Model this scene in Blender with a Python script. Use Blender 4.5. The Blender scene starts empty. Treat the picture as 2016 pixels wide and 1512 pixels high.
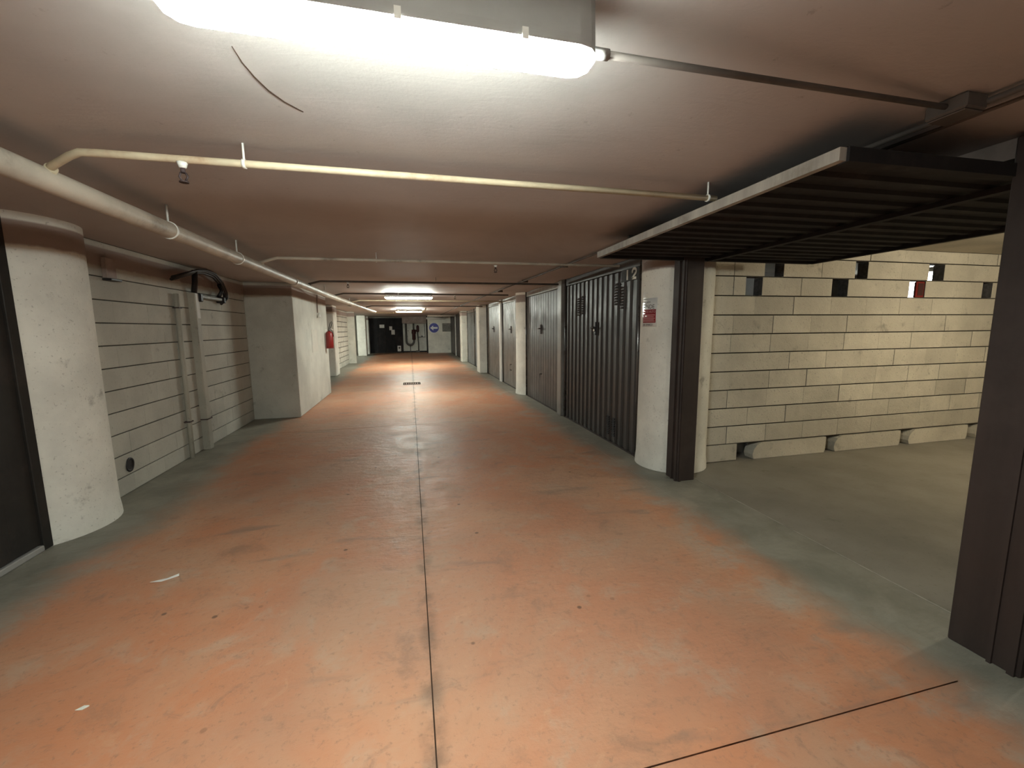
import bpy, bmesh, math, random
from mathutils import Vector, Matrix
random.seed(7)
S = bpy.context.scene
COL = S.collection
PI = math.pi

# ------------------------------------------------------------------ camera
def make_camera():
    yaw, pit, rol = [math.radians(a) for a in (13.49, 7.57, 0.487)]
    f = Vector((math.sin(yaw)*math.cos(pit), math.cos(yaw)*math.cos(pit), -math.sin(pit)))
    r = Vector((math.cos(yaw), -math.sin(yaw), 0))
    d = f.cross(r)
    r2 = r*math.cos(rol) + d*math.sin(rol)
    d2 = -r*math.sin(rol) + d*math.cos(rol)
    cd = bpy.data.cameras.new('camera')
    cd.sensor_width = 36.0
    cd.lens = 825.0/2016*36
    cd.clip_start = 0.02
    c = bpy.data.objects.new('camera', cd)
    COL.objects.link(c)
    m = Matrix.Identity(4)
    for i in range(3):
        m[i][0] = r2[i]; m[i][1] = -d2[i]; m[i][2] = -f[i]
    m[0][3], m[1][3], m[2][3] = 0, 0, 1.45
    c.matrix_world = m
    S.camera = c
make_camera()

# ------------------------------------------------------------------ world: daylight, reaches the place only through the vent opening
W = bpy.data.worlds.new('world'); S.world = W; W.use_nodes = True
W.node_tree.nodes['Background'].inputs[0].default_value = (0.85, 0.93, 1.0, 1)
W.node_tree.nodes['Background'].inputs[1].default_value = 2.0

# ------------------------------------------------------------------ exposure
S.view_settings.view_transform = 'Standard'
S.view_settings.look = 'None'
S.view_settings.gamma = 1
S.view_settings.use_curve_mapping = False
S.view_settings.exposure = 3.55
LAMP = 21.0        # emission strength of the tubes
BULB = 5.5        # watts of the bulb in the open garage

# ------------------------------------------------------------------ materials
def nt(name):
    m = bpy.data.materials.new(name); m.use_nodes = True
    n = m.node_tree; b = n.nodes['Principled BSDF']
    return m, n, b
def nd(n, t, **kw):
    x = n.nodes.new(t)
    for k, v in kw.items(): setattr(x, k, v)
    return x
def noise(n, scale, detail=4, rough=.55, vec=None, dist=0.0):
    x = nd(n, 'ShaderNodeTexNoise'); x.inputs['Scale'].default_value = scale
    x.inputs['Detail'].default_value = detail; x.inputs['Roughness'].default_value = rough
    x.inputs['Distortion'].default_value = dist
    if vec is not None: n.links.new(vec, x.inputs['Vector'])
    return x.outputs['Fac']
def mrange(n, v, a, b, c=0.0, d=1.0, smooth=True):
    x = nd(n, 'ShaderNodeMapRange')
    if smooth: x.interpolation_type = 'SMOOTHSTEP'
    n.links.new(v, x.inputs['Value'])
    x.inputs['From Min'].default_value = a; x.inputs['From Max'].default_value = b
    x.inputs['To Min'].default_value = c; x.inputs['To Max'].default_value = d
    return x.outputs['Result']
def mix(n, f, a, b):
    x = nd(n, 'ShaderNodeMix'); x.data_type = 'RGBA'
    if isinstance(f, (int, float)): x.inputs[0].default_value = f
    else: n.links.new(f, x.inputs[0])
    for i, v in ((6, a), (7, b)):
        if isinstance(v, tuple): x.inputs[i].default_value = (*v, 1)
        else: n.links.new(v, x.inputs[i])
    return x.outputs[2]
def math_(n, op, a, b=None, c=None):
    x = nd(n, 'ShaderNodeMath', operation=op)
    for i, v in enumerate((a, b, c)):
        if v is None: continue
        if isinstance(v, (int, float)): x.inputs[i].default_value = v
        else: n.links.new(v, x.inputs[i])
    return x.outputs[0]
def bump(n, b, h, strength, dist=0.01):
    x = nd(n, 'ShaderNodeBump'); x.inputs['Strength'].default_value = strength
    x.inputs['Distance'].default_value = dist
    n.links.new(h, x.inputs['Height']); n.links.new(x.outputs[0], b.inputs['Normal'])
def worldpos(n):
    g = nd(n, 'ShaderNodeNewGeometry'); s = nd(n, 'ShaderNodeSeparateXYZ')
    n.links.new(g.outputs['Position'], s.inputs[0])
    return g.outputs['Position'], s.outputs[0], s.outputs[1], s.outputs[2]
def plain(name, col, rough=.5, metal=0.0, var=0.18, scale=6, bs=0.0, bscale=60, spec=.5, dirt=None):
    m, n, b = nt(name)
    p, x, y, z = worldpos(n)
    f = noise(n, scale, 5, .6, p)
    dk = tuple(c*(1-var) for c in col); lt = tuple(min(1, c*(1+var)) for c in col)
    c = mix(n, mrange(n, f, .3, .7), dk, lt)
    if dirt:
        c = mix(n, mrange(n, noise(n, 2.3, 8, .7, p), .52, .75), c, dirt)
    n.links.new(c, b.inputs['Base Color'])
    b.inputs['Roughness'].default_value = rough; b.inputs['Metallic'].default_value = metal
    b.inputs['Specular IOR Level'].default_value = spec
    if bs: bump(n, b, noise(n, bscale, 4, .6, p), bs)
    return m

BROWN = (0.33, 0.265, 0.235)
def plaster(name, col, band=True, bs=.35, rnd=0.0, rough=.8, speck=.35, bandsoft=.012, grime=(0.20, 0.185, 0.15)):
    m, n, b = nt(name)
    p, x, y, z = worldpos(n)
    c = mix(n, mrange(n, noise(n, 1.7, 6, .6, p), .3, .7), tuple(v*.82 for v in col), tuple(v*1.06 for v in col))
    # fine pits and stains
    vor = nd(n, 'ShaderNodeTexNoise'); vor.inputs['Scale'].default_value = 55; vor.inputs['Detail'].default_value = 3
    n.links.new(p, vor.inputs['Vector'])
    c = mix(n, math_(n, 'MULTIPLY', mrange(n, vor.outputs['Fac'], .62, .72), speck), c, grime)
    c = mix(n, math_(n, 'MULTIPLY', mrange(n, noise(n, 4.5, 8, .65, p), .60, .74), .6), c, grime)
    if rnd:
        oi = nd(n, 'ShaderNodeObjectInfo')
        c = mix(n, math_(n, 'MULTIPLY', oi.outputs['Random'], rnd), c, tuple(v*.45 for v in col))
    if band:
        zz = math_(n, 'ADD', z, math_(n, 'MULTIPLY', math_(n, 'SUBTRACT', noise(n, 9, 3, .5, p), .5), .03))
        lo = mrange(n, zz, 2.005-bandsoft, 2.005+bandsoft)
        hi = mrange(n, z, 2.166, 2.150)
        c = mix(n, math_(n, 'MULTIPLY', lo, hi), c, BROWN)
    n.links.new(c, b.inputs['Base Color'])
    b.inputs['Roughness'].default_value = rough
    b.inputs['Specular IOR Level'].default_value = .3
    h = math_(n, 'ADD', noise(n, 90, 5, .7, p), math_(n, 'MULTIPLY', noise(n, 12, 4, .6, p), 1.5))
    bump(n, b, h, bs, .008)
    return m

GRIME_FALLOFF = (5.3, 2.1, 0)  # broad grime, shifted so it also paints the light falloff past the near lamp
def floor_mat():
    m, n, b = nt('painted_floor')
    p, x, y, z = worldpos(n)
    warp = noise(n, .9, 6, .62, p, .6)
    mid = noise(n, 3.1, 8, .68, p, .4)
    fine = noise(n, 34, 4, .7, p)
    gm = nd(n, 'ShaderNodeMapping'); n.links.new(p, gm.inputs[0]); gm.inputs['Location'].default_value = GRIME_FALLOFF
    paint = mix(n, mrange(n, warp, .36, .66), (0.53, 0.225, 0.118), (0.51, 0.290, 0.18))
    paint = mix(n, math_(n, 'MULTIPLY', mrange(n, mid, .50, .68), .65), paint, (0.49, 0.345, 0.245))
    paint = mix(n, math_(n, 'MULTIPLY', mrange(n, mid, .44, .28), .75), paint, (0.33, 0.175, 0.11))
    paint = mix(n, math_(n, 'MULTIPLY', mrange(n, fine, .54, .72), .55), paint, (0.26, 0.15, 0.10))
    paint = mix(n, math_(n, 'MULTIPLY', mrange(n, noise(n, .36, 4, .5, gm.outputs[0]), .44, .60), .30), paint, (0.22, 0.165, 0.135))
    # tyre-dark smears across the lane
    mp = nd(n, 'ShaderNodeMapping'); n.links.new(p, mp.inputs[0]); mp.inputs['Scale'].default_value = (.9, 3.6, 1)
    mp.inputs['Location'].default_value = (3.3, 1.1, 0)
    smear = noise(n, 1.1, 5, .55, mp.outputs[0], .3)
    paint = mix(n, math_(n, 'MULTIPLY', mrange(n, smear, .60, .72), .55), paint, (0.19, 0.145, 0.12))
    # small round dark marks
    vo = nd(n, 'ShaderNodeTexVoronoi'); vo.inputs['Scale'].default_value = 3.3; n.links.new(p, vo.inputs['Vector'])
    vo.inputs['Randomness'].default_value = 1
    dot = mrange(n, vo.outputs['Distance'], .055, .030)
    paint = mix(n, math_(n, 'MULTIPLY', dot, .75), paint, (0.09, 0.05, 0.035))
    vo2 = nd(n, 'ShaderNodeTexVoronoi'); vo2.inputs['Scale'].default_value = 9.0; n.links.new(p, vo2.inputs['Vector'])
    chip = math_(n, 'MULTIPLY', mrange(n, vo2.outputs['Distance'], .14, .07), mrange(n, noise(n, 1.6, 4, .6, p), .50, .62))
    paint = mix(n, math_(n, 'MULTIPLY', chip, .45), paint, (0.17, 0.09, 0.06))
    blot = noise(n, 7.5, 9, .72, p, .8)
    paint = mix(n, math_(n, 'MULTIPLY', mrange(n, blot, .55, .70), .5), paint, (0.26, 0.155, 0.11))
    paint = mix(n, math_(n, 'MULTIPLY', mrange(n, blot, .42, .30), .4), paint, (0.55, 0.33, 0.20))
    # bare cement margins
    wob = math_(n, 'MULTIPLY', math_(n, 'SUBTRACT', warp, .5), .9)
    wob2 = math_(n, 'MULTIPLY', math_(n, 'SUBTRACT', mid, .5), .35)
    right = math_(n, 'ADD', math_(n, 'SUBTRACT', x, 2.06), math_(n, 'ADD', math_(n, 'MULTIPLY', wob, .45), wob2))
    left = math_(n, 'ADD', math_(n, 'SUBTRACT', -2.02, x), math_(n, 'ADD', math_(n, 'MULTIPLY', wob, .8), wob2))
    t = mrange(n, math_(n, 'MAXIMUM', right, left), -.22, .20)
    cem = mix(n, mrange(n, mid, .3, .7), (0.19, 0.185, 0.150), (0.30, 0.285, 0.235))
    c = mix(n, t, paint, cem)
    # worn pale patches where the paint meets the right margin
    e = math_(n, 'ABSOLUTE', math_(n, 'SUBTRACT', x, 2.02))
    pw = math_(n, 'MULTIPLY', mrange(n, e, .42, .05), mrange(n, noise(n, 1.9, 7, .65, p), .50, .64))
    c = mix(n, math_(n, 'MULTIPLY', pw, .75), c, (0.40, 0.34, 0.27))
    # grime pressed in beside the long joint
    gj = math_(n, 'MULTIPLY', mrange(n, math_(n, 'ABSOLUTE', math_(n, 'SUBTRACT', x, .03)), .07, .0), mrange(n, noise(n, 5, 5, .6, p), .42, .62))
    c = mix(n, math_(n, 'MULTIPLY', gj, .6), c, (0.13, 0.085, 0.06))
    n.links.new(c, b.inputs['Base Color'])
    rr = mrange(n, mid, .3, .7, .42, .62, False)
    n.links.new(rr, b.inputs['Roughness'])
    b.inputs['Specular IOR Level'].default_value = .30
    mp2 = nd(n, 'ShaderNodeMapping'); n.links.new(p, mp2.inputs[0]); mp2.inputs['Scale'].default_value = (1, 2.2, 1)
    h = math_(n, 'ADD', math_(n, 'MULTIPLY', noise(n, 7, 6, .6, mp2.outputs[0]), 1.6), math_(n, 'MULTIPLY', fine, .35))
    bump(n, b, h, .42, .012)
    return m

def ceiling_mat():
    m, n, b = nt('ceiling_paint')
    p, x, y, z = worldpos(n)
    big = noise(n, .8, 6, .6, p, .5); mid = noise(n, 5, 7, .65, p)
    c = mix(n, mrange(n, big, .3, .7), (0.43, 0.388, 0.370), (0.51, 0.470, 0.450))
    c = mix(n, math_(n, 'MULTIPLY', mrange(n, mid, .56, .72), .35), c, (0.52, 0.46, 0.42))
    c = mix(n, math_(n, 'MULTIPLY', mrange(n, noise(n, 17, 5, .7, p), .64, .72), .5), c, (0.28, 0.24, 0.22))
    # greyer tint round the near lamp: its bleaching glow put into the paint colour
    gx = math_(n, 'MULTIPLY', math_(n, 'ABSOLUTE', math_(n, 'SUBTRACT', x, .05)), .85)
    gy = math_(n, 'ABSOLUTE', math_(n, 'SUBTRACT', y, 1.15))
    g = math_(n, 'ADD', math_(n, 'MAXIMUM', gx, gy), math_(n, 'MULTIPLY', math_(n, 'SUBTRACT', noise(n, 2.2, 6, .65, p), .5), .8))
    c = mix(n, math_(n, 'MULTIPLY', mrange(n, g, .75, .2), .8), c, (0.33, 0.32, 0.30))
    n.links.new(c, b.inputs['Base Color'])
    b.inputs['Roughness'].default_value = .62
    b.inputs['Specular IOR Level'].default_value = .35
    mp = nd(n, 'ShaderNodeMapping'); n.links.new(p, mp.inputs[0]); mp.inputs['Scale'].default_value = (.7, 2.4, 1)
    mp.inputs['Rotation'].default_value = (0, 0, .25)
    h = math_(n, 'ADD', noise(n, 5, 8, .68, mp.outputs[0], .8), math_(n, 'MULTIPLY', noise(n, 60, 4, .6, p), .3))
    bump(n, b, h, .22, .010)
    return m

def ribbed_metal(name, col, rough=.38, var=.2, metal=0.0, dirt=(0.05, 0.035, 0.03), streak=.5):
    m, n, b = nt(name)
    p, x, y, z = worldpos(n)
    mp = nd(n, 'ShaderNodeMapping'); n.links.new(p, mp.inputs[0]); mp.inputs['Scale'].default_value = (9, 9, .8)
    s = noise(n, 1.2, 6, .65, mp.outputs[0])
    c = mix(n, mrange(n, s, .3, .7), tuple(v*(1-var) for v in col), tuple(v*(1+var) for v in col))
    c = mix(n, math_(n, 'MULTIPLY', mrange(n, noise(n, 2.2, 7, .7, p), .5, .7), streak), c, dirt)
    n.links.new(c, b.inputs['Base Color'])
    r = mrange(n, noise(n, 4, 5, .6, p), .3, .7, rough-.06, rough+.12, False)
    n.links.new(r, b.inputs['Roughness'])
    b.inputs['Metallic'].default_value = metal
    return m

M = dict(
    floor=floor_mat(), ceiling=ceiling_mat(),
    concrete=plaster('garage_concrete', (0.27, 0.25, 0.21), band=False, bs=.15, rough=.75, grime=(0.14, 0.13, 0.10)),
    kerb=plaster('kerb_cement', (0.21, 0.205, 0.165), band=False, bs=.2, rough=.7, grime=(0.12, 0.11, 0.09)),
    joint=plain('joint_dirt', (0.055, 0.034, 0.024), .95, spec=.04),
    column=plaster('column_plaster', (0.86, 0.85, 0.775)),
    column_far=plaster('far_column_plaster', (0.88, 0.87, 0.79), band=False),
    pier=plaster('pier_plaster', (0.60, 0.595, 0.53), bs=.25),
    block=plaster('left_block', (0.58, 0.565, 0.495), rnd=.18, bs=.5),
    block2=plaster('garage_block', (0.76, 0.71, 0.60), band=False, rnd=.42, bs=1.0, speck=.55),
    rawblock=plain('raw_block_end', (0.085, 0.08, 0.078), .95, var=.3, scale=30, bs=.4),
    mortar=plain('dark_mortar', (0.07, 0.06, 0.05), .95, var=.2, scale=20),  # dark mortar set back behind the block faces
    dull=plaster('dull_wall', (0.30, 0.28, 0.24), band=False),
    gceil=plaster('garage_ceiling', (0.50, 0.45, 0.36), band=False),
    brown=plain('brown_wall_paint', BROWN, .8, bs=.2),
    brownsteel=ribbed_metal('brown_steel', (0.032, 0.021, 0.018), .6),
    doorribbed=ribbed_metal('ribbed_door_steel', (0.046, 0.041, 0.038), .44),
    doorflat=ribbed_metal('flat_door_steel', (0.060, 0.052, 0.047), .40),
    doorgrey=ribbed_metal('grey_door_steel', (0.150, 0.128, 0.108), .42),
    doorblue=ribbed_metal('bluish_door_steel', (0.120, 0.128, 0.128), .45),
    doordark=ribbed_metal('dark_door_steel', (0.008, 0.007, 0.009), .75),
    postgrey=ribbed_metal('galvanised_post', (0.25, 0.24, 0.22), .35, dirt=(0.12, 0.10, 0.09)),
    framesteel=ribbed_metal('frame_steel', (0.05, 0.045, 0.042), .26),
    leftdoor=ribbed_metal('left_door_steel', (0.014, 0.012, 0.010), .7),
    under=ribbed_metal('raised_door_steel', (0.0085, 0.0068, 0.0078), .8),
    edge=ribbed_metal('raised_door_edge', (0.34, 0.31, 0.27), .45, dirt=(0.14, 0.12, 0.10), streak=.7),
    pipe=plain('painted_pipe', (0.52, 0.47, 0.39), .5, var=.15, scale=4, dirt=(0.22, 0.18, 0.14), bs=.1),
    pipey=plain('yellowed_pipe', (0.58, 0.50, 0.35), .5, var=.15, scale=5, dirt=(0.35, 0.20, 0.12)),
    conduit=plain('dusty_conduit', (0.10, 0.085, 0.075), .6, var=.2),
    downpipe=plaster('downpipe_paint', (0.46, 0.44, 0.37), band=False, bs=.1, rough=.55),
    white=plain('white_enamel', (0.78, 0.77, 0.72), .4, var=.04),
    paper=plain('paper', (0.80, 0.79, 0.76), .7, var=.04),
    shinyplastic=plain('glare_white_plastic', (0.9, 0.9, 0.86), .12, var=.03, spec=1.0),  # white plastic, also used to paint the sleeve glare and pipe sheen
    black=plain('black_rubber', (0.012, 0.011, 0.013), .5),
    rust=plain('rusty_iron', (0.055, 0.035, 0.035), .7, var=.4, scale=30),
    red=plain('red_enamel', (0.20, 0.012, 0.010), .35, var=.12),
    redpaper=plain('red_print', (0.30, 0.025, 0.035), .6, var=.05),
    pink=plain('pale_print', (0.62, 0.35, 0.35), .6, var=.03),
    ink=plain('dark_print', (0.06, 0.055, 0.06), .6),
    blue=plain('blue_sign', (0.010, 0.018, 0.30), .4, var=.05),
    signwhite=plain('sign_white', (0.80, 0.82, 0.88), .4, var=.02),
    chrome=plain('chrome', (0.7, 0.7, 0.7), .18, metal=1.0, var=.03),
    numpaint=plain('number_paint', (0.80, 0.80, 0.72), .6, var=.08, scale=40),
    meter=plain('grey_hatch', (0.20, 0.19, 0.165), .5, var=.25, scale=9),
    fixture=plain('fixture_grey', (0.34, 0.335, 0.32), .5, var=.05),
    darkred=plain('dark_red_valve', (0.05, 0.012, 0.012), .45),
    piped=plain('dark_pipe_paint', (0.10, 0.095, 0.085), .5),
    web=plain('cobweb_dust', (0.60, 0.58, 0.54), .9, var=.05),
    cabinet=plain('garage_cabinet', (0.05, 0.06, 0.09), .6),
    pail=plain('pale_pail', (0.55, 0.54, 0.50), .5),
)
def emit(name, col, st):
    m, n, b = nt(name)
    b.inputs['Base Color'].default_value = (.8, .8, .78, 1)
    b.inputs['Emission Color'].default_value = (*col, 1)
    b.inputs['Emission Strength'].default_value = st
    return m
M['tube'] = emit('lit_diffuser', (0.93, 1.0, 0.93), LAMP)
M['tube2'] = emit('lit_diffuser_second', (0.94, 1.0, 0.90), LAMP*1.0)
M['tube4'] = emit('lit_diffuser_corner', (0.94, 1.0, 0.88), LAMP*1.1)
M['tube3'] = emit('lit_diffuser_far', (0.94, 1.0, 0.88), LAMP*2.2)
M['bulbglow'] = emit('lit_bulb', (1.0, 0.80, 0.45), 12.0)

# ------------------------------------------------------------------ mesh helpers
class MB:
    def __init__(s): s.v = []; s.f = []; s.sm = []
    def add(s, vs, fs, smooth=False):
        o = len(s.v); s.v += [tuple(v) for v in vs]
        for f in fs: s.f.append([o+i for i in f]); s.sm.append(smooth)
    def box(s, x0, x1, y0, y1, z0, z1, ch=0.0):
        if not ch:
            s.add([(x0,y0,z0),(x1,y0,z0),(x1,y1,z0),(x0,y1,z0),(x0,y0,z1),(x1,y0,z1),(x1,y1,z1),(x0,y1,z1)],
                  [(0,3,2,1),(4,5,6,7),(0,1,5,4),(1,2,6,5),(2,3,7,6),(3,0,4,7)])
            return s
        bm = bmesh.new(); bmesh.ops.create_cube(bm, size=1)
        for v in bm.verts:
            v.co = ((x0+x1)/2+v.co.x*(x1-x0), (y0+y1)/2+v.co.y*(y1-y0), (z0+z1)/2+v.co.z*(z1-z0))
        bmesh.ops.bevel(bm, geom=bm.edges[:], offset=ch, segments=1, affect='EDGES')
        bm.verts.index_update()
        s.add([v.co[:] for v in bm.verts], [[v.index for v in f.verts] for f in bm.faces]); bm.free()
        return s
    def tube(s, pts, r, n=12, caps=True):
        pts = [Vector(p) for p in pts]; rings = []
        up = None
        for i, p in enumerate(pts):
            if i == 0: t = pts[1]-p
            elif i == len(pts)-1: t = p-pts[i-1]
            else: t = (pts[i+1]-p).normalized()+(p-pts[i-1]).normalized()
            t.normalize()
            if up is None:
                up = Vector((0,0,1)) if abs(t.z) < .9 else Vector((1,0,0))
            a = t.cross(up).normalized(); bb = a.cross(t).normalized(); up = bb
            rr = r[i] if isinstance(r, (list, tuple)) else r
            rings.append([p+a*math.cos(2*PI*k/n)*rr+bb*math.sin(2*PI*k/n)*rr for k in range(n)])
        o = len(s.v)
        for rg in rings: s.v += [tuple(q) for q in rg]
        for i in range(len(rings)-1):
            for k in range(n):
                k2 = (k+1) % n
                s.f.append([o+i*n+k, o+i*n+k2, o+(i+1)*n+k2, o+(i+1)*n+k]); s.sm.append(True)
        if caps:
            s.f.append([o+k for k in range(n)][::-1]); s.sm.append(False)
            s.f.append([o+(len(rings)-1)*n+k for k in range(n)]); s.sm.append(False)
        return s
    def prism(s, poly, a, b, axis='z', smooth=False):
        n = len(poly)
        def P(u, v, w): return {'z': (u, v, w), 'x': (w, u, v), 'y': (u, w, v)}[axis]
        vs = [P(u, v, a) for u, v in poly]+[P(u, v, b) for u, v in poly]
        fs = [(i, (i+1) % n, n+(i+1) % n, n+i) for i in range(n)]
        s.add(vs, fs, smooth)
        o = len(s.v)-2*n
        s.f.append([o+i for i in range(n)][::-1]); s.sm.append(False)
        s.f.append([o+n+i for i in range(n)]); s.sm.append(False)
        return s
    def mesh(s, name, mat):
        me = bpy.data.meshes.new(name); me.from_pydata(s.v, [], s.f); me.update()
        for p, q in zip(me.polygons, s.sm): p.use_smooth = q
        bm = bmesh.new(); bm.from_mesh(me); bmesh.ops.recalc_face_normals(bm, faces=bm.faces[:]); bm.to_mesh(me); bm.free()
        for mm in (mat if isinstance(mat, list) else [mat]): me.materials.append(M[mm])
        return me
    def obj(s, name, mat, parent=None, origin=None, **props):
        if parent is not None and origin is None: origin = parent.matrix_world.translation if parent.parent is None else parent['_o']
        org = Vector(origin) if origin is not None else Vector((0, 0, 0))
        s.v = [tuple(Vector(v)-org) for v in s.v]
        o = bpy.data.objects.new(name, s.mesh(name, mat)); COL.objects.link(o)
        if parent is None: o.location = org
        else:
            o.parent = parent
            po = WORLD[parent.name]
            o.location = org-po
        WORLD[o.name] = org
        for k, v in props.items(): o[k] = v
        return o
WORLD = {}
_obj = MB.obj
def mkobj(s, name, mat, parent=None, origin=None, **props):
    if origin is None:
        origin = WORLD[parent.name] if parent is not None else Vector((0, 0, 0))
    org = Vector(origin)
    s.v = [tuple(Vector(v)-org) for v in s.v]
    o = bpy.data.objects.new(name, s.mesh(name, mat)); COL.objects.link(o)
    if parent is not None:
        o.parent = parent; o.location = org-WORLD[parent.name]
    else: o.location = org
    WORLD[o.name] = org
    for k, v in props.items(): o[k] = v
    return o
MB.obj = mkobj
def thing(name, label, cat, loc, group=None):
    o = bpy.data.objects.new(name, None); COL.objects.link(o); o.location = loc
    o.empty_display_size = .1
    WORLD[o.name] = Vector(loc)
    o['label'] = label; o['category'] = cat
    if group: o['group'] = group
    return o
def struct(mb, name, mat, parent=None):
    o = mb.obj(name, mat, parent)
    if parent is None: o['kind'] = 'structure'
    return o
def tag(o, label, cat, group=None):
    o['label'] = label; o['category'] = cat
    if group: o['group'] = group
    return o
def text(body, size, mat, parent, place, name='lettering', bend=None, xs=1.0):
    """place: 4x4 matrix mapping text plane to world; bend: function(u,v)->world"""
    c = bpy.data.curves.new(name, 'FONT'); c.body = body; c.size = size; c.extrude = 0.0008
    t = bpy.data.objects.new(name, c); COL.objects.link(t)
    bpy.context.view_layer.update()
    dg = bpy.context.evaluated_depsgraph_get()
    me = bpy.data.meshes.new_from_object(t.evaluated_get(dg))
    COL.objects.unlink(t); bpy.data.objects.remove(t)
    po = WORLD[parent.name]
    for v in me.vertices:
        co = Vector((v.co.x*xs, v.co.y, v.co.z))
        w = bend(co) if bend else place @ co
        v.co = w-po
    me.materials.clear(); me.materials.append(M[mat])
    for p in me.polygons: p.material_index = 0
    o = bpy.data.objects.new(name, me); COL.objects.link(o); o.parent = parent
    WORLD[o.name] = po.copy()
    return o
def plane_m(X, Y, Z, o):
    m = Matrix.Identity(4)
    for i in range(3): m[i][0] = X[i]; m[i][1] = Y[i]; m[i][2] = Z[i]; m[i][3] = o[i]
    return m

H = 2.21
# ================================================================== STRUCTURE
# floor: dark joint bed with the cast slabs lying on it
floor = struct(MB().box(-3.2, 2.61, -9, 28.2, -.20, -.010), 'floor', 'joint')
g = .0028
XJ = .030
ys = [-9, 1.075, 6.45, 11.5, 16.9, 22.3, 28.2]
for a, b in zip(ys[:-1], ys[1:]):
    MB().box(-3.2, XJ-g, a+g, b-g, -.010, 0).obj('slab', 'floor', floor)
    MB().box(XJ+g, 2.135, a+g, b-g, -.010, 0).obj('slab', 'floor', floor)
MB().box(2.1355, 2.604, -9, 28.2, -.010, .001).obj('margin_strip', 'floor', floor)
MB().box(2.604, 2.612, -9, 28.2, -.010, .003).obj('threshold_strip', 'edge', floor)
floor2 = struct(MB().box(2.612, 7.8, -9, 28.2, -.20, -.004), 'floor', 'concrete')
# ceiling over the lane, and the higher ceiling over the garages
ceil = struct(MB().box(-3.2, 2.56, -9, 28.2, H, 2.5), 'ceiling', 'ceiling')
ceil2 = struct(MB().box(2.56, 7.8, -9, 28.2, 2.297, 2.5), 'ceiling', 'gceil')
struct(MB().box(2.46, 2.66, 1.0, 3.62, 2.13, 2.3), 'trim_1', 'brown')
struct(MB().box(2.50, 2.66, 4.1, 28.0, 2.10, 2.3), 'trim_2', 'brown')

# left block wall between the round column and the pier
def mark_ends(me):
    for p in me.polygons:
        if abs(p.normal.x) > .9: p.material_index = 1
def block_cell(core, parent, axis, face, depth, a0, a1, z0, z1, mat, proto={}, ch=.006, jit=.003, gap=.003):
    """one block: its face lies in the plane `face`; joints are recessed behind it"""
    j = random.uniform(-jit, jit)
    w = a1-a0; h = z1-z0
    key = (axis, round(w, 3), round(h, 3), str(mat), round(depth, 2))
    if key not in proto:
        mb = MB()
        if axis == 'y': mb.box(0, depth, -w/2+.0006, w/2-.0006, gap, h-gap*1.3, ch)
        else: mb.box(-w/2+.0008, w/2-.0008, 0, depth, gap, h-gap*1.3, ch)
        proto[key] = mb.mesh('block', mat)
        if isinstance(mat, list): mark_ends(proto[key])
    o = bpy.data.objects.new('block', proto[key]); COL.objects.link(o); o.parent = parent
    if axis == 'y': o.location = Vector((face+j, (a0+a1)/2, z0))
    else: o.location = Vector(((a0+a1)/2, face+j, z0))
    return o

zl = [0.0]+[.163+.1945*k for k in range(11)]
zl[-1] = H
wl = MB().box(-2.75, -2.542, 3.9, 7.6, 0, H)
wall_left = struct(wl, 'wall_left', 'mortar')
for k in range(len(zl)-1):
    y = 3.95-(.25 if k % 2 else 0.0)+random.uniform(-.02, .02)
    while y < 7.55:
        y1 = min(y+.5, 7.6)
        if y1-y > .05:
            block_cell(None, wall_left, 'y', -2.545, .015, max(y, 3.9), y1, zl[k], zl[k+1], 'block', ch=.0022, gap=.0042)
        y = y1
for o in wall_left.children: o.location.x -= 0.0
# front face of those blocks must look to +x: mirror their depth
for o in wall_left.children:
    o.location.x = -2.530-.015+random.uniform(-.002, .002)

# garage partition of pierced block work
def partition():
    yF = 3.73; D = .12
    zs = [0.0]+[.192+.1965*k for k in range(12)]
    zs = zs[:12]+[2.297]
    rows = []
    x0, x1 = 2.87, 7.6
    holes = {0: [(3.407, 3.606), (4.609, 4.731), (5.743, 5.877), (6.873, 7.02)],
             9: [(3.386, 3.591), (4.502, 4.724), (5.629, 5.874), (6.812, 6.984)],
             10: [(3.61, 3.85), (4.809, 4.987), (5.902, 6.146), (7.10, 7.32)]}
    vj = {0: [], 1: [3.3, 3.62, 4.1, 4.62, 5.12, 5.6, 6.1, 6.6], 2: [3.35, 3.72, 4.3, 4.8, 5.3, 5.8, 6.3, 6.8]}
    core = MB()
    cells = []
    for k in range(len(zs)-1):
        z0, z1 = zs[k], zs[k+1]
        hs = holes.get(k, [])
        segs = []; a = x0
        for h in hs: segs.append((a, h[0])); a = h[1]
        segs.append((a, x1))
        off = [0, .02, .27][k % 3] if k not in holes else 0
        for sa, sb in segs:
            if k == 0: cells.append((k, sa, sb, z0, z1)); continue
            x = sa
            first = .37+off if sa == x0 else .5
            while x < sb-.001:
                nx = min(x+first, sb); first = .5
                if sb-nx < .14: nx = sb
                cells.append((k, x, nx, z0, z1)); x = nx
            core.box(sa+.004, sb-.004, yF+.010, yF+D-.010, z0-.004, z1+.004)
    wall = struct(core, 'wall_garage', 'mortar')
    for k, a, b, z0, z1 in cells:
        if k == 0 and a > x0:
            # roughly rendered footing block with a rounded left end
            w = b-a; r = .07; hgt = z1-z0
            poly = [(a+.02, z0), (a+.0, z0+.05), (a+.012, z0+.10), (a+.05, z0+.15), (a+.11, z1-.012), (b-.004, z1-.010), (b, z1-.04), (b-.006, z0+.03), (b-.02, z0)]
            MB().prism(poly, yF-.006, yF+D, 'y').obj('block', 'block2', wall)
        else:
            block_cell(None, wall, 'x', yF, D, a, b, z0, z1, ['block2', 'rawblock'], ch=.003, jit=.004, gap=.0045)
    return wall
wall_garage = partition()

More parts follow.
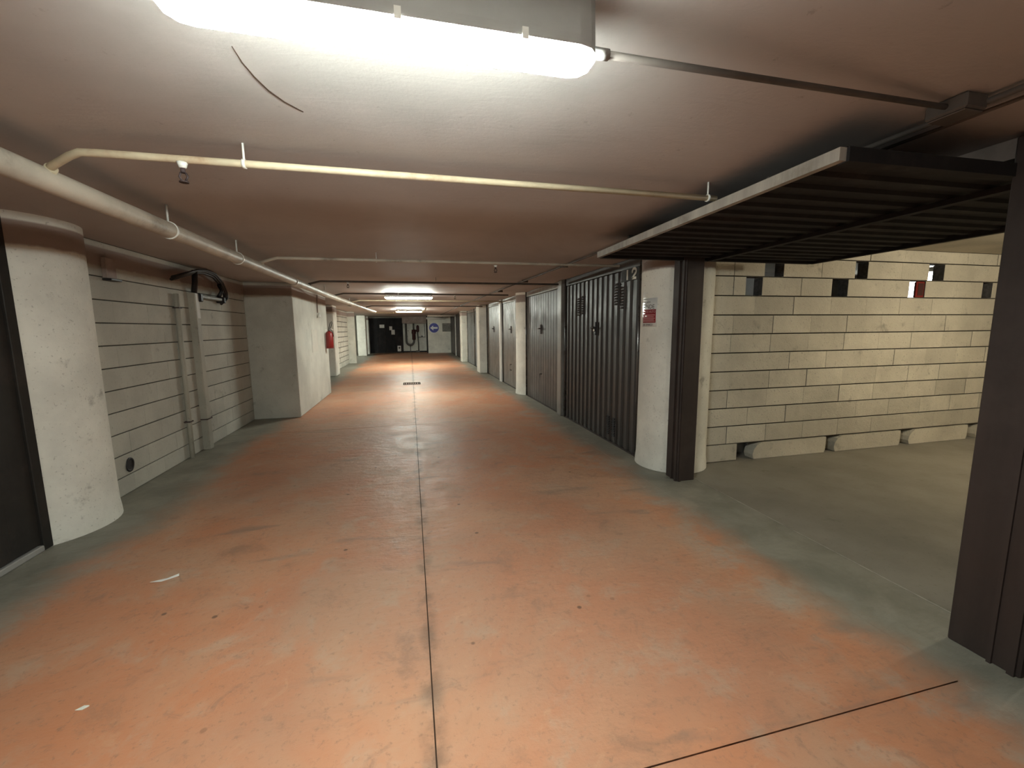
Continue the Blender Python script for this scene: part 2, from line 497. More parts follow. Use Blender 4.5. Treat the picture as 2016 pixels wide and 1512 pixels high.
# shell walls that close the place
struct(MB().box(-3.3, -3.2, -9, 19.5, 0, 2.5), 'wall_left', 'dull')
struct(MB().box(-9.1, -9.0, 19.3, 28.3, 0, 2.5), 'wall_left', 'dull')
struct(MB().box(-9.0, -2.75, 19.3, 19.5, 0, 2.5), 'wall_left', 'dull')
struct(MB().box(-9.0, -3.2, 19.5, 28.2, -.2, 0), 'floor', 'floor')
struct(MB().box(-9.0, -3.2, 19.5, 28.2, H, 2.5), 'ceiling', 'ceiling')
wl2 = struct(MB().box(-2.9, -2.62, 14.7, 19.3, 0, H), 'wall_left', 'mortar')
cb = MB()
for k in range(11):
    z0, z1 = .195*k, min(.195*(k+1), H) if k < 10 else H
    y = 14.7-(.25 if k % 2 else 0)
    while y < 19.3:
        a, b = max(y, 14.7), min(y+.5, 19.3)
        if b-a > .04: cb.box(-2.625, -2.605+random.uniform(-.004, .004), a+.006, b-.006, z0+.012, z1-.012)
        y += .5
o = cb.obj('blocks', 'block', wl2); o['kind'] = 'stuff'
# back wall of the garages, pierced by one narrow vent opening to the daylight
bw = MB()
bw.box(7.6, 7.8, -9, 4.62, 0, 2.3); bw.box(7.6, 7.8, 5.35, 28.2, 0, 2.3)
bw.box(7.6, 7.8, 4.62, 5.35, 0, 1.78); bw.box(7.6, 7.8, 4.62, 5.35, 2.24, 2.3)
struct(bw, 'wall_right', 'dull')
struct(MB().box(2.6, 7.6, 6.42, 6.58, 0, 2.3), 'wall_garage', 'dull')
struct(MB().box(2.6, 7.6, .82, .95, 0, 2.3), 'wall_garage', 'dull')
struct(MB().box(-3.3, 7.8, -9.1, -9, 0, 2.5), 'wall_front', 'dull')
struct(MB().box(-9.0, 7.8, 28.2, 28.3, 0, 2.5), 'wall_back', 'dull')
# back wall of the lane: right-hand white panel, recess behind the pipes, left return
struct(MB().box(1.03, 2.75, 25.9, 28.2, 0, H), 'wall_back', 'column_far')
wr = struct(MB().box(-.46, 1.03, 27.35, 27.5, 0, H), 'wall_back', 'column_far')
struct(MB().box(-.46, 1.03, 26.6, 27.36, 1.80, H), 'trim_3', 'brown')
struct(MB().box(.985, 1.029, 25.95, 27.3, 0, H), 'trim_5', 'doordark')
struct(MB().box(-.46, .984, 27.28, 27.349, 0, .08), 'baseboard_back', 'doordark')
struct(MB().box(-2.4, -.46, 27.06, 27.5, 0, H), 'wall_back', 'dull')
struct(MB().box(-2.9, -2.405, 26.4, 27.29, 0, H), 'wall_back', 'column')
struct(MB().box(-2.75, -2.33, 19.3, 19.5, 0, H), 'wall_left', 'pier')

# ================================================================== COLUMNS AND PIERS
def round_column(x, y, r, label, mat='column', foot=.012):
    mb = MB(); n = 48
    prof = [(0, r+foot), (.05, r+foot*.8), (.12, r+foot*.2), (.3, r), (1.2, r-.002), (2.0, r), (H, r)]
    o = len(mb.v)
    for z, rr in prof:
        for k in range(n):
            a = 2*PI*k/n; w = 1+.004*math.sin(3*a+z*2)
            mb.v.append((x+rr*w*math.cos(a), y+rr*w*math.sin(a), z))
    for i in range(len(prof)-1):
        for k in range(n):
            mb.f.append([i*n+k, i*n+(k+1) % n, (i+1)*n+(k+1) % n, (i+1)*n+k]); mb.sm.append(True)
    ob = mb.obj('round_column', mat, origin=(x, y, 0))
    return tag(ob, label, 'column', 'round plastered columns')
round_column(-2.71, 3.70, .42, 'thick round white plastered column beside the dark door at left')
round_column(2.67, 3.86, .35, 'round white column with the red and white sale notice')
round_column(2.62, 9.02, .35, 'round whitewashed column standing between the second and third closed garage doors')
def square_column(x0, x1, y0, y1, label, mat, name='square_column', ch=.02):
    ob = MB().box(x0, x1, y0, y1, 0, H, ch).obj(name, mat, origin=((x0+x1)/2, (y0+y1)/2, 0))
    return tag(ob, label, 'column', 'square plastered columns')
pier = MB().box(-2.542, -1.835, 7.53, 10.35, 0, H-.002, .012).obj('square_pier', 'pier', origin=(-2.2, 8.9, 0))
tag(pier, 'large square grey-white pier with a fire extinguisher on its side', 'column')
square_column(2.165, 2.80, 13.5, 14.1, 'bright white square column between the bluish door and the light metal post, right side', 'column_far')
square_column(2.16, 2.75, 18.3, 18.9, 'narrow grey square column furthest down the right side', 'pier')
square_column(-2.9, -2.30, 14.0, 14.7, 'white square column just behind the pier with the extinguisher', 'column')
square_column(-2.83, -2.37, 24.4, 24.9, 'far white square column left of the dark end door', 'column_far')

# ================================================================== STEEL POSTS of the open garage
def channel_post(x0, x1, y0, y1, label, side):
    t = thing('steel_post', label, 'post', ((x0+x1)/2, (y0+y1)/2, 0), 'brown steel door posts')
    MB().box(x0, x1, y0, y1, 0, 2.19, .006).obj('post_body', 'brownsteel', t)
    # narrow folded lips standing proud of the two visible faces
    ya = y0 if side < 0 else y1
    MB().box(x0-.012, x0+.004, y0+.012, y0+.035, .0, 2.16).obj('lip', 'brownsteel', t)
    MB().box(x0-.010, x0+.004, y0+.085, y0+.100, .0, 2.16).obj('lip', 'brownsteel', t)
    if side < 0:
        MB().box(x0+.010, x0+.030, y0-.010, y0+.004, .0, 2.16).obj('lip', 'brownsteel', t)
    return t
channel_post(2.395, 2.58, 3.335, 3.52, 'dark brown steel post beside the column with the sale notice', -1)
channel_post(2.38, 2.50, 1.02, 1.262, 'dark brown steel post at the right edge of the picture', 1)

# ================================================================== GARAGE DOORS
XD = 2.42
def garage_door(y0, y1, label, mat, style, header='postgrey', n=15, fw=.05, top=2.10, frame='brownsteel', posts=True):
    yc = (y0+y1)/2
    t = thing('garage_door', label, 'garage door', (XD, yc, 0), 'closed garage doors along the right side')
    for ya, yb in ((y0, y0+fw), (y1-fw, y1)):
        r = .018; pr = []
        for k in range(7): pr.append((XD-.02+r-r*math.cos(PI/2*k/6), yb-r+r*math.sin(PI/2*k/6)))
        pr += [(XD+.05, yb), (XD+.05, ya)]
        for k in range(7): pr.append((XD-.02+r-r*math.sin(PI/2*k/6), ya+r-r*math.cos(PI/2*k/6)))
        MB().prism(pr, 0, H-.004, 'z', True).obj('frame_post', 'framesteel', t)
    MB().box(XD-.005, XD+.05, y0+fw, y1-fw, top, H-.004, .003).obj('header', header, t)
    a, b = y0+fw+.004, y1-fw-.004
    if style == 'ribbed':
        p = (b-a)/n
        proto = MB().prism([(0, -p/2), (0, -p*.28), (-.018, -p*.16), (-.018, p*.16), (0, p*.28), (0, p/2), (.03, p/2), (.03, -p/2)], 0, top-.03, 'z').mesh('slat', mat)
        for i in range(n):
            o = bpy.data.objects.new('slat', proto); COL.objects.link(o); o.parent = t
            o.location = (.012, a+p*(i+.5)-yc, .02)
    else:
        nn = n; p = (b-a)/nn
        proto = MB().prism([(0, -p/2+.004), (-.004, -p/2+.008), (-.004, p/2-.008), (0, p/2-.004), (0, p/2), (.03, p/2), (.03, -p/2), (0, -p/2)], 0, top-.03, 'z').mesh('panel', mat)
        for i in range(nn):
            o = bpy.data.objects.new('panel', proto); COL.objects.link(o); o.parent = t
            o.location = (.006, a+p*(i+.5)-yc, .02)
    MB().box(XD-.012, XD+.045, a, b, .0, .02).obj('bottom_rail', frame, t)
    return t
def lock(t, y, z, mat='black', chrome=True, s=1.0):
    h = MB().box(XD-.022, XD-.004, y-.019*s, y+.019*s, z-.10*s, z+.075*s, .004).obj('lock_plate', mat, t)
    m = MB(); m.tube([(XD-.022, y, z), (XD-.055, y, z)], .011, 10)
    m.tube([(XD-.055, y-.058*s, z+.004), (XD-.055, y+.058*s, z-.004)], .009, 8)
    m.obj('handle', mat, h)
    if chrome:
        MB().tube([(XD-.02, y+.004, z-.035), (XD-.036, y+.004, z-.035)], .016, 14).obj('lock_cylinder', 'chrome', h)
def louvres(t, y0, z0, z1, n, w=.10, mat='doorribbed'):
    for i in range(n):
        z = z0+(z1-z0)*(i+.5)/n; hh = (z1-z0)/n*.42
        m = MB(); m.add([(XD-.006, y0-w/2, z+hh), (XD-.006, y0+w/2, z+hh), (XD-.022, y0+w/2, z-hh*.6), (XD-.022, y0-w/2, z-hh*.6),
                 (XD+.002, y0-w/2, z+hh), (XD+.002, y0+w/2, z+hh), (XD-.006, y0+w/2, z-hh), (XD-.006, y0-w/2, z-hh)],
                [(0,1,2,3),(4,7,6,5),(3,2,6,7),(0,3,7,4),(1,5,6,2),(0,4,5,1)])
        m.obj('louvre', mat, t)
# first closed door, number 12
d12 = garage_door(4.10, 6.40, 'dark ribbed garage door numbered 12', 'doorribbed', 'ribbed', header='doorribbed', n=15)
lock(d12, 5.23, 1.45)
pp = (6.40-4.10-.108)/15
def rib_y(i): return 4.154+pp*(i+.5)
for i, z1 in ((3, 1.97), (2, 1.92), (10, 1.90), (11, 1.88)):
    louvres(d12, rib_y(i), z1-.26, z1, 8, .062)
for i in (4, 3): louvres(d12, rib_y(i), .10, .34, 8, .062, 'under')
PX = lambda y, z: plane_m((0, -1, 0), (0, 0, 1), (-1, 0, 0), (XD-.0085, y, z))
pl = MB().box(XD-.008, XD+.002, 4.16, 4.56, 1.965, 2.10, .002).obj('number_plate', 'leftdoor', d12)
m = MB(); m.box(XD-.0105, XD-.008, 4.400, 4.430, 1.980, 2.092)
m.obj('digit_one', 'numpaint', d12)
# the digit 2 as a stencilled loop, a thin stroke and a foot
def digit_two(yc, z0, w, h):
    m = MB(); pts = []
    for k in range(15):
        a = math.radians(205-k*(205+55)/14)
        pts.append((math.cos(a)*w*.42, h*.68+math.sin(a)*h*.27))
    pts += [(-w*.36, h*.10), (-w*.42, h*.055), (w*.44, h*.055)]
    th = w*.13
    for (u0, v0), (u1, v1) in zip(pts[:-1], pts[1:]):
        d = Vector((u1-u0, v1-v0)).normalized(); nrm = Vector((-d.y, d.x))*th
        q = [(u0+nrm.x, v0+nrm.y), (u1+nrm.x, v1+nrm.y), (u1-nrm.x, v1-nrm.y), (u0-nrm.x, v0-nrm.y)]
        vs = [(XD-.0105, yc-u, z0+v) for u, v in q]+[(XD-.008, yc-u, z0+v) for u, v in q]
        m.add(vs, [(0,1,2,3),(4,7,6,5),(0,4,5,1),(1,5,6,2),(2,6,7,3),(3,7,4,0)])
    return m
digit_two(4.265, 1.980, .10, .115).obj('digit_two', 'numpaint', d12)
# grey post between doors
o = MB().box(XD-.055, XD+.05, 6.43, 6.62, 0, H-.004, .012).obj('door_jamb', 'postgrey', origin=(XD, 6.5, 0))
tag(o, 'light grey metal jamb between the ribbed door and the plain dark door', 'post')
d2 = garage_door(6.63, 8.74, 'plain dark grey garage door with a low pull handle', 'doorflat', 'flat', n=14)
lock(d2, 7.66, 1.44, 'rust', False)
MB().tube([(XD-.004, 7.62, .58), (XD-.045, 7.62, .58), (XD-.045, 7.62, .42), (XD-.004, 7.62, .42)], .009, 8).obj('pull_handle', 'black', d2)
d3 = garage_door(9.30, 11.14, 'plain taupe garage door just beyond the middle round column', 'doorgrey', 'flat', n=10)
lock(d3, 10.1, 1.43, 'rust', False)
MB().tube([(XD-.004, 10.1, .56), (XD-.045, 10.1, .56), (XD-.045, 10.1, .42), (XD-.004, 10.1, .42)], .009, 8).obj('pull_handle', 'rust', d3)
o = MB().box(XD-.06, XD+.05, 11.15, 11.30, 0, H-.004, .008).obj('door_jamb', 'white', origin=(XD, 11.2, 0))
tag(o, 'pale shiny metal jamb between the two taupe garage doors', 'post')
d4 = garage_door(11.31, 13.48, 'taupe garage door with worn shiny top before the white square column', 'doorgrey', 'flat', n=8)
lock(d4, 12.3, 1.44, 'rust', False)
garage_door(14.1, 16.15, 'bluish grey garage door just behind the white square column', 'doorblue', 'flat', n=6)
garage_door(16.2, 18.28, 'bluish grey garage door in front of the narrow grey column', 'doorblue', 'flat', n=6)
garage_door(18.92, 22.9, 'brown garage door just beyond the narrow grey column', 'doorflat', 'flat', n=6, header='doorflat')
o = MB().box(XD-.05, XD+.05, 22.92, 23.05, 0, H-.004, .006).obj('door_jamb', 'white', origin=(XD, 23, 0))
tag(o, 'thin bright jamb between the two furthest brown doors at right', 'post')
garage_door(23.07, 25.88, 'furthest brown garage door beside the white end wall', 'doorflat', 'flat', n=5, header='doorflat')
garage_door(-1.35, 1.0, 'dark brown door at the right edge beside the near post', 'brownsteel', 'flat', n=10, header='brownsteel')
struct(MB().box(2.38, 2.6, -9, -1.36, 0, H), 'wall_right', 'dull')

# left near door (dark) with its pale bottom rail
t = thing('garage_door', 'near black garage door at the left edge with pale bottom rail', 'garage door', (-2.43, 1.9, 0))
MB().box(-2.50, -2.435, 3.30, 3.372, 0, 2.17, .004).obj('frame_post', 'leftdoor', t)
MB().box(-2.50, -2.435, .35, 3.30, 2.10, 2.17, .004).obj('header', 'leftdoor', t)
for i in range(14):
    MB().box(-2.485, -2.447-(.003 if i % 2 else 0), .40+i*.207+.002, .40+(i+1)*.207-.002, .05, 2.10).obj('panel', 'leftdoor', t)
MB().box(-2.49, -2.432, .4, 3.30, .0, .040, .006).obj('bottom_rail', 'fixture', t)
struct(MB().box(-3.2, -2.5, -9, .35, 0, H), 'wall_left', 'dull')
struct(MB().box(-3.2, -2.52, .35, 3.4, 2.17, H), 'trim_4', 'brown')
struct(MB().box(-9.0, -2.9, 27.3, 27.5, 0, H), 'wall_back', 'dull')

# the raised door of the open garage
t = thing('raised_garage_door', 'dark up-and-over garage door raised flat under the ceiling', 'garage door', (2.65, 2.32, 2.056))
L, Wd = 2.22, 2.13
def RD(mb, name, mat, par=None):
    return mb.obj(name, mat, par or t, origin=(0, 0, 0)) if False else _rd(mb, name, mat, par or t)
def _rd(mb, name, mat, par):
    me = mb.mesh(name, mat); o = bpy.data.objects.new(name, me); COL.objects.link(o); o.parent = par
    WORLD[o.name] = WORLD['raised_garage_door']
    return o
n = 15; p = Wd/n
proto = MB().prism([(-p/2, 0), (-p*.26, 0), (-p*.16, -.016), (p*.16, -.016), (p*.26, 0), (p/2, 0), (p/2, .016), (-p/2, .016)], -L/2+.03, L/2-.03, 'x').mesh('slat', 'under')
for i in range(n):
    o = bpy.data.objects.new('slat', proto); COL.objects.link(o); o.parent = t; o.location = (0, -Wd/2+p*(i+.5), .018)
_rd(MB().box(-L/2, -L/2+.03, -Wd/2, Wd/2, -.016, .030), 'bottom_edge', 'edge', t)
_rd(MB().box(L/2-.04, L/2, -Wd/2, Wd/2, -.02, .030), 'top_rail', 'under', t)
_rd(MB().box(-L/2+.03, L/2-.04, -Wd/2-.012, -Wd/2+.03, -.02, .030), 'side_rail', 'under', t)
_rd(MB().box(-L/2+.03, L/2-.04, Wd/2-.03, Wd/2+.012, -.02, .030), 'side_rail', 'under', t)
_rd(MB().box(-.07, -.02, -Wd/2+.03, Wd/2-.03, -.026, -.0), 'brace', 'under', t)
t.rotation_euler = (0, 0, math.radians(-1.3))
t.location.x = 2.66

# ================================================================== TUBE LIGHTS
def tube_light(x0, x1, y, label, zb=2.08, glow='tube'):
    xc = (x0+x1)/2; hl = (x1-x0)/2
    t = thing('tube_light', label, 'ceiling light', (xc, y, zb), 'tube lights along the ceiling')
    hw = .037
    # grey back box
    hp = [(-hw-.005, .040), (-hw-.005, .062), (-hw+.006, H-.0005-zb), (hw-.006, H-.0005-zb), (hw+.005, .062), (hw+.005, .040)]
    hb = MB(); hs = [(.004, .45), (.02, .82), (.05, 1), (2*hl-.05, 1), (2*hl-.02, .82), (2*hl-.004, .45)]
    for dx, sc in hs:
        for u, v in hp: hb.v.append((x0+dx, y+u*sc, zb+v))
    for i in range(5):
        for j in range(6): hb.f.append([i*6+j, i*6+(j+1) % 6, (i+1)*6+(j+1) % 6, (i+1)*6+j]); hb.sm.append(False)
    hb.f.append(list(range(6))); hb.f.append([30+j for j in range(6)][::-1]); hb.sm += [False, False]
    hb.obj('housing', 'fixture', t)
    # bowed diffuser with rounded ends
    prof = [(-hw, .042), (-hw, .024), (-.030, .007), (-.016, 0), (.016, 0), (.030, .007), (hw, .024), (hw, .042)]
    mb = MB(); secs = [(0, .30), (.012, .68), (.035, .93), (.06, 1), (hl*2-.06, 1), (hl*2-.035, .93), (hl*2-.012, .68), (hl*2, .30)]
    for dx, s in secs:
        for u, v in prof: mb.v.append((x0+dx, y+u*s, zb+.042-(.042-v)*s))
    k = len(prof)
    for i in range(len(secs)-1):
        for j in range(k-1):
            mb.f.append([i*k+j, i*k+j+1, (i+1)*k+j+1, (i+1)*k+j]); mb.sm.append(True)
        mb.f.append([i*k+k-1, i*k, (i+1)*k, (i+1)*k+k-1]); mb.sm.append(False)
    mb.f.append(list(range(k))); mb.sm.append(False)
    mb.f.append([(len(secs)-1)*k+j for j in range(k)][::-1]); mb.sm.append(False)
    mb.obj('diffuser', glow, t)
    for f in (.2, .5, .8):
        for sgn in (-1, 1):
            MB().box(x0+2*hl*f-.007, x0+2*hl*f+.007, y+sgn*.043-.002, y+sgn*.043+.002, zb+.032, zb+.056).obj('clip', 'white', t)
    return t
tube_light(-.450, .450, 1.015, 'near tube light glowing on the ceiling, largest of the lit lamps', zb=2.045)
tube_light(-.49, .49, 9.30, 'second tube light, level with the middle of the lane', glow='tube2')
tube_light(-.50, .47, 16.9, 'furthest tube light glowing before the end wall', glow='tube3')
tube_light(-.48, .49, -6.6, 'tube light on the ceiling behind the viewer')

tube_light(-4.6, -3.6, 22.6, 'tube light round the corner in the side lane at far left', glow='tube4')
# small lamp in the open garage, out of view to the right
t = thing('bulkhead_light', 'small warm bulkhead light on the open garage ceiling', 'ceiling light', (5.8, 1.7, 2.297))
MB().tube([(5.8, 1.7, 2.296), (5.8, 1.7, 2.27)], .08, 20).obj('base_plate', 'fixture', t)
MB().tube([(5.8, 1.7, 2.27), (5.8, 1.7, 2.23), (5.8, 1.7, 2.20)], [.065, .06, .03], 20).obj('glass_bowl', 'bulbglow', t)
ld = bpy.data.lights.new('bulb', 'POINT'); ld.energy = BULB; ld.color = (1.0, .90, .70); ld.shadow_soft_size = .06
lo = bpy.data.objects.new('bulb', ld); COL.objects.link(lo); lo.parent = t; lo.location = (0, 0, -.16)

# ================================================================== PIPES
ZP = 2.13
t = thing('sprinkler_main_pipe', 'thick pale sprinkler pipe running along the left side of the ceiling', 'pipe', (-1.40, 5, 2.06))
main = MB().tube([(-1.43, -9, 2.06), (-1.405, 2, 2.06), (-1.40, 8, 2.06), (-1.30, 12, 2.06), (-1.17, 15.6, 2.06)], .047, 20).obj('pipe', 'pipe', t)
for y in (1.2, 3.07, 4.12, 7.9, 11.0):
    x = -1.405
    MB().tube([(x, y-.006, 2.06), (x, y+.006, 2.06)], .0525, 20).obj('clamp_ring', 'white', t)
    MB().tube([(x, y, 2.10), (x, y, H)], .006, 8).obj('hanger_rod', 'white', t)
for y in (-3.0, 5.9, 9.4):
    MB().tube([(-1.405, y-.05, 2.06), (-1.405, y+.05, 2.06)], .052, 20).obj('coupling', 'pipe', t)
def branch(y, label, xe=1.66, mat='pipe', heads=(), hangers=(), xm=-1.40, y2=None):
    t = thing('sprinkler_branch_pipe', label, 'pipe', (0, y, ZP), 'sprinkler branch pipes across the ceiling')
    y2 = y if y2 is None else y2
    MB().tube([(xm, y+.14, 2.095), (xm+.05, y+.10, 2.105), (xm+.15, y+.03, ZP-.008), (xm+.20, y+.005, ZP), (xm+.26, y, ZP), (xe, y2, ZP)], .0145, 12).obj('pipe', mat, t)
    MB().tube([(xm-.005, y+.145, 2.075), (xm+.035, y+.115, 2.10)], .021, 12).obj('tee', mat, t)
    for hx in heads:
        h = MB().tube([(hx, y, ZP-.012), (hx, y, ZP-.034)], [.020, .012], 10).obj('sprinkler_socket', 'white', t)
        k = MB(); k.tube([(hx, y, ZP-.034), (hx, y, ZP-.052)], .009, 8)
        k.tube([(hx-.008, y, ZP-.05), (hx-.015, y, ZP-.066), (hx-.005, y, ZP-.084)], .004, 6)
        k.tube([(hx+.008, y, ZP-.05), (hx+.015, y, ZP-.066), (hx+.005, y, ZP-.084)], .004, 6)
        k.tube([(hx, y, ZP-.084), (hx, y, ZP-.089)], .017, 10)
        k.obj('sprinkler_head', 'rust', h)
    for hx in hangers:
        MB().tube([(hx, y, ZP+.0), (hx, y, H)], .0045, 8).obj('hanger_rod', 'white', t)
        MB().tube([(hx-.006, y, ZP), (hx+.006, y, ZP)], .019, 12).obj('clamp_ring', 'white', t)
    return t
branch(2.035, 'nearest branch pipe, yellowed, with a rusty sprinkler hanging at its left', 1.62, 'pipey', (-.86,), (-.637, 1.57))
branch(4.50, 'second branch pipe, with one dark sprinkler near its right end', 2.3, 'pipe', (.91,), (-.3,), y2=4.40)
branch(6.50, 'third branch pipe from the camera, dark from the underside', 2.3, 'conduit', (-.84,), (.4,), y2=6.40)
branch(8.60, 'branch pipe just before the second tube light, with two small sprinklers', 2.0, 'conduit', (.90,), (-.2,))
branch(10.6, 'pale branch pipe just beyond the second tube light', 2.3, 'pipey', (), (-.3,), xm=-1.34)
branch(13.0, 'thin branch pipe midway between the second and furthest tube lights', 2.2, 'conduit', (), (), xm=-1.26)
t = thing('end_branch_pipe', 'pale pipe with a bent end below the furthest tube light', 'pipe', (0, 15.6, 2.05))
MB().tube([(-1.17, 15.58, 2.06), (-1.10, 15.6, 2.03), (.42, 15.6, 2.03), (.46, 15.6, 2.05), (.56, 15.6, 2.14), (.58, 15.6, H)], .022, 12).obj('pipe', 'pipey', t)
# white insulated pipe by the end wall
o = MB().tube([(.95, 25.6, 2.08), (2.05, 25.6, 2.08)], .055, 16).obj('insulated_pipe', 'white', origin=(1.5, 25.6, 2.08))
tag(o, 'short white insulated pipe above the blue arrow sign', 'pipe')
for hx in (1.1, 1.9): MB().box(hx-.01, hx+.01, 25.59, 25.61, 2.10, H).obj('hanger', 'rust', o)
o = MB().tube([(.9, 22.4, 2.13), (2.36, 22.4, 2.13)], .035, 14).obj('ceiling_pipe', 'pipe', origin=(1.6, 22.4, 2.13))
tag(o, 'grey pipe crossing the ceiling before the end wall', 'pipe')

# electrical conduits on the ceiling
t = thing('ceiling_conduit', 'long thin cable conduit running down the right side of the ceiling', 'conduit', (1.8, 3, 2.187))
MB().tube([(1.95, -9, 2.187), (1.90, 1.1, 2.187), (1.83, 4.7, 2.187), (1.72, 8.2, 2.187), (1.62, 13, 2.187), (1.6, 25.5, 2.187)], .011, 8).obj('conduit', 'conduit', t)
for y in (1.9, 3.3, 4.9, 6.6, 8.4):
    MB().box(1.86-y*.012-.02, 1.93-y*.012+.01, y-.008, y+.008, 2.172, H).obj('saddle', 'conduit', t)
t = thing('lamp_conduit', 'thin conduit from the near tube light to the junction box', 'conduit', (1.1, 1.15, 2.18))
MB().tube([(.452, 1.018, 2.100), (.90, 1.062, 2.128), (1.35, 1.105, 2.156), (1.80, 1.148, 2.184)], .009, 8).obj('conduit', 'conduit', t)
MB().tube([(.450, 1.018, 2.100), (.49, 1.021, 2.102)], .013, 10).obj('cable_gland', 'fixture', t)
t = thing('junction_box', 'small square junction box on the ceiling where the conduits meet', 'junction box', (1.85, 1.15, H))
MB().box(1.80, 1.90, 1.09, 1.21, 2.160, H-.0005, .006).obj('box', 'conduit', t)
MB().box(1.806, 1.894, 1.096, 1.204, 2.154, 2.160, .003).obj('cover', 'conduit', t)
o = MB().tube([(2.0, .2, 2.19), (1.99, 1.25, 2.19), (1.965, 2.2, 2.19)], .007, 8).obj('thin_cable', 'conduit', origin=(1.98, 1.2, 2.19))
tag(o, 'thin second cable beside the ceiling conduit near the junction box', 'cable')
o = MB().tube([(1.95, 17.3, 2.18), (2.1, 18.0, 2.14), (2.35, 18.2, 2.14)], .014, 8).obj('bent_conduit', 'pipe', origin=(2.1, 18, 2.15))
tag(o, 'short bent conduit above the narrow grey column', 'conduit')

# downpipes on the left wall
t = thing('thin_downpipe', 'thin pale pipe down the left block wall', 'pipe', (-2.495, 5.33, 0))
MB().tube([(-2.497, 5.45, 1.86), (-2.497, 5.44, .9), (-2.497, 5.42, 0.0)], .026, 14).obj('pipe', 'downpipe', t)
MB().box(-2.53, -2.464, 5.41, 5.48, 1.70, 1.712).obj('bracket', 'rust', t)
MB().box(-2.53, -2.464, 5.38, 5.46, .42, .432).obj('bracket', 'rust', t)
t = thing('wide_downpipe', 'wide boxed downpipe with a bright top on the left block wall', 'pipe', (-2.49, 5.82, 0))
mb = MB(); mb.prism([(-2.53, 5.77), (-2.468, 5.77), (-2.458, 5.78), (-2.458, 5.87), (-2.468, 5.88), (-2.53, 5.88)], 0, 1.895, 'z')
mb.obj('pipe', 'downpipe', t)
MB().box(-2.459, -2.455, 5.80, 5.87, 1.60, 1.893).obj('sheen_strip', 'shinyplastic', t)  # pale strip painting the sheen on the pipe's upper end
MB().box(-2.53, -2.45, 5.76, 5.89, .37, .382).obj('bracket', 'rust', t)
# black cables looping above it
t = thing('cable_bundle', 'black cables looping from the left wall above the wide downpipe', 'cable', (-2.44, 6, 2.0))
for dx, dz, r in ((0, 0, .020), (.018, .012, .014), (-.016, -.02, .016)):
    MB().tube([(-2.44+dx, 5.30, 2.02+dz), (-2.44+dx, 5.62, 2.10+dz), (-2.44+dx, 5.84, 2.155+dz), (-2.43+dx, 6.02, 2.175+dz), (-2.43+dx, 6.28, 2.16+dz),
           (-2.44+dx, 6.50, 2.08+dz), (-2.45+dx, 6.63, 1.96+dz), (-2.46+dx, 6.66, 1.88+dz), (-2.47+dx, 6.56, 1.83+dz)], r, 10).obj('cable', 'black', t)
MB().tube([(-2.44, 5.80, 2.16), (-2.45, 5.80, 2.02), (-2.47, 5.80, 1.90)], .030, 10).obj('cable', 'black', t)
MB().tube([(-2.45, 6.45, 2.06), (-2.44, 6.50, 1.98), (-2.45, 6.42, 1.90)], .024, 10).obj('cable', 'black', t)
t = thing('wall_batten', 'short grey batten lamp held between the black cables', 'wall lamp', (-2.47, 6.2, 1.86))
MB().box(-2.53, -2.45, 5.92, 6.52, 1.845, 1.885, .008).obj('body', 'meter', t)
MB().box(-2.53, -2.43, 5.86, 5.93, 1.80, 1.90, .01).obj('end_cap', 'black', t)
MB().box(-2.53, -2.43, 6.52, 6.58, 1.82, 1.90, .01).obj('end_cap', 'black', t)
# block-wall openings and bracket
t = thing('wall_bracket', 'small dark bracket high on the left block wall beside the round column', 'bracket', (-2.5, 4.42, 1.95))
MB().box(-2.53, -2.49, 4.37, 4.49, 1.905, 2.08, .004).obj('plate', 'brown', t)
MB().box(-2.53, -2.46, 4.36, 4.50, 1.885, 1.903, .003).obj('ledge', 'black', t)
t = thing('drain_hole', 'round dark pipe hole low in the left block wall', 'hole', (-2.53, 4.40, .25))
mb = MB()
nn = 20
for x, r in ((-2.527, .058), (-2.522, .056), (-2.522, .045), (-2.528, .038)):
    for k in range(nn):
        a = 2*PI*k/nn; mb.v.append((x, 4.40+r*math.cos(a)*(1+.08*math.sin(2*a)), .25+r*1.15*math.sin(a)))
for i in range(3):
    for k in range(nn): mb.f.append([i*nn+k, i*nn+(k+1) % nn, (i+1)*nn+(k+1) % nn, (i+1)*nn+k]); mb.sm.append(True)
mb.f.append([3*nn+k for k in range(nn)]); mb.sm.append(False)
mb.obj('dark_hole_face', 'black', t)  # shallow black dish; the hole's dark depth is put into its colour

# ================================================================== WALL THINGS
# fire extinguisher on the pier
xe = -1.835
t = thing('fire_extinguisher', 'red fire extinguisher hanging on the side of the pier', 'fire extinguisher', (xe+.09, 10.0, 1.06))
cx, cy = xe+.095, 10.0
body = MB().tube([(cx, cy, 1.06), (cx, cy, 1.075), (cx, cy, 1.36), (cx, cy, 1.40), (cx, cy, 1.425)], [.072, .078, .078, .062, .025], 24).obj('cylinder', 'red', t)
MB().tube([(cx, cy, 1.425), (cx, cy, 1.455)], .02, 12).obj('valve', 'rust', t)
MB().tube([(cx, cy, 1.455), (cx+.05, cy, 1.47), (cx+.09, cy, 1.44)], .008, 8).obj('handle', 'white', t)
MB().tube([(cx-.01, cy, 1.45), (cx+.01, cy, 1.52), (cx+.035, cy, 1.60), (cx+.06, cy, 1.635), (cx+.07, cy, 1.60), (cx+.05, cy, 1.53), (cx+.02, cy, 1.475), (cx+.075, cy, 1.40), (cx+.085, cy, 1.30)], .0075, 8).obj('hose', 'black', t)
MB().box(xe, cx-.05, cy-.02, cy+.02, 1.10, 1.46, .003).obj('bracket', 'white', t)
MB().tube([(cx, cy, 1.045), (cx, cy, 1.062)], .082, 24).obj('foot_ring', 'red', t)
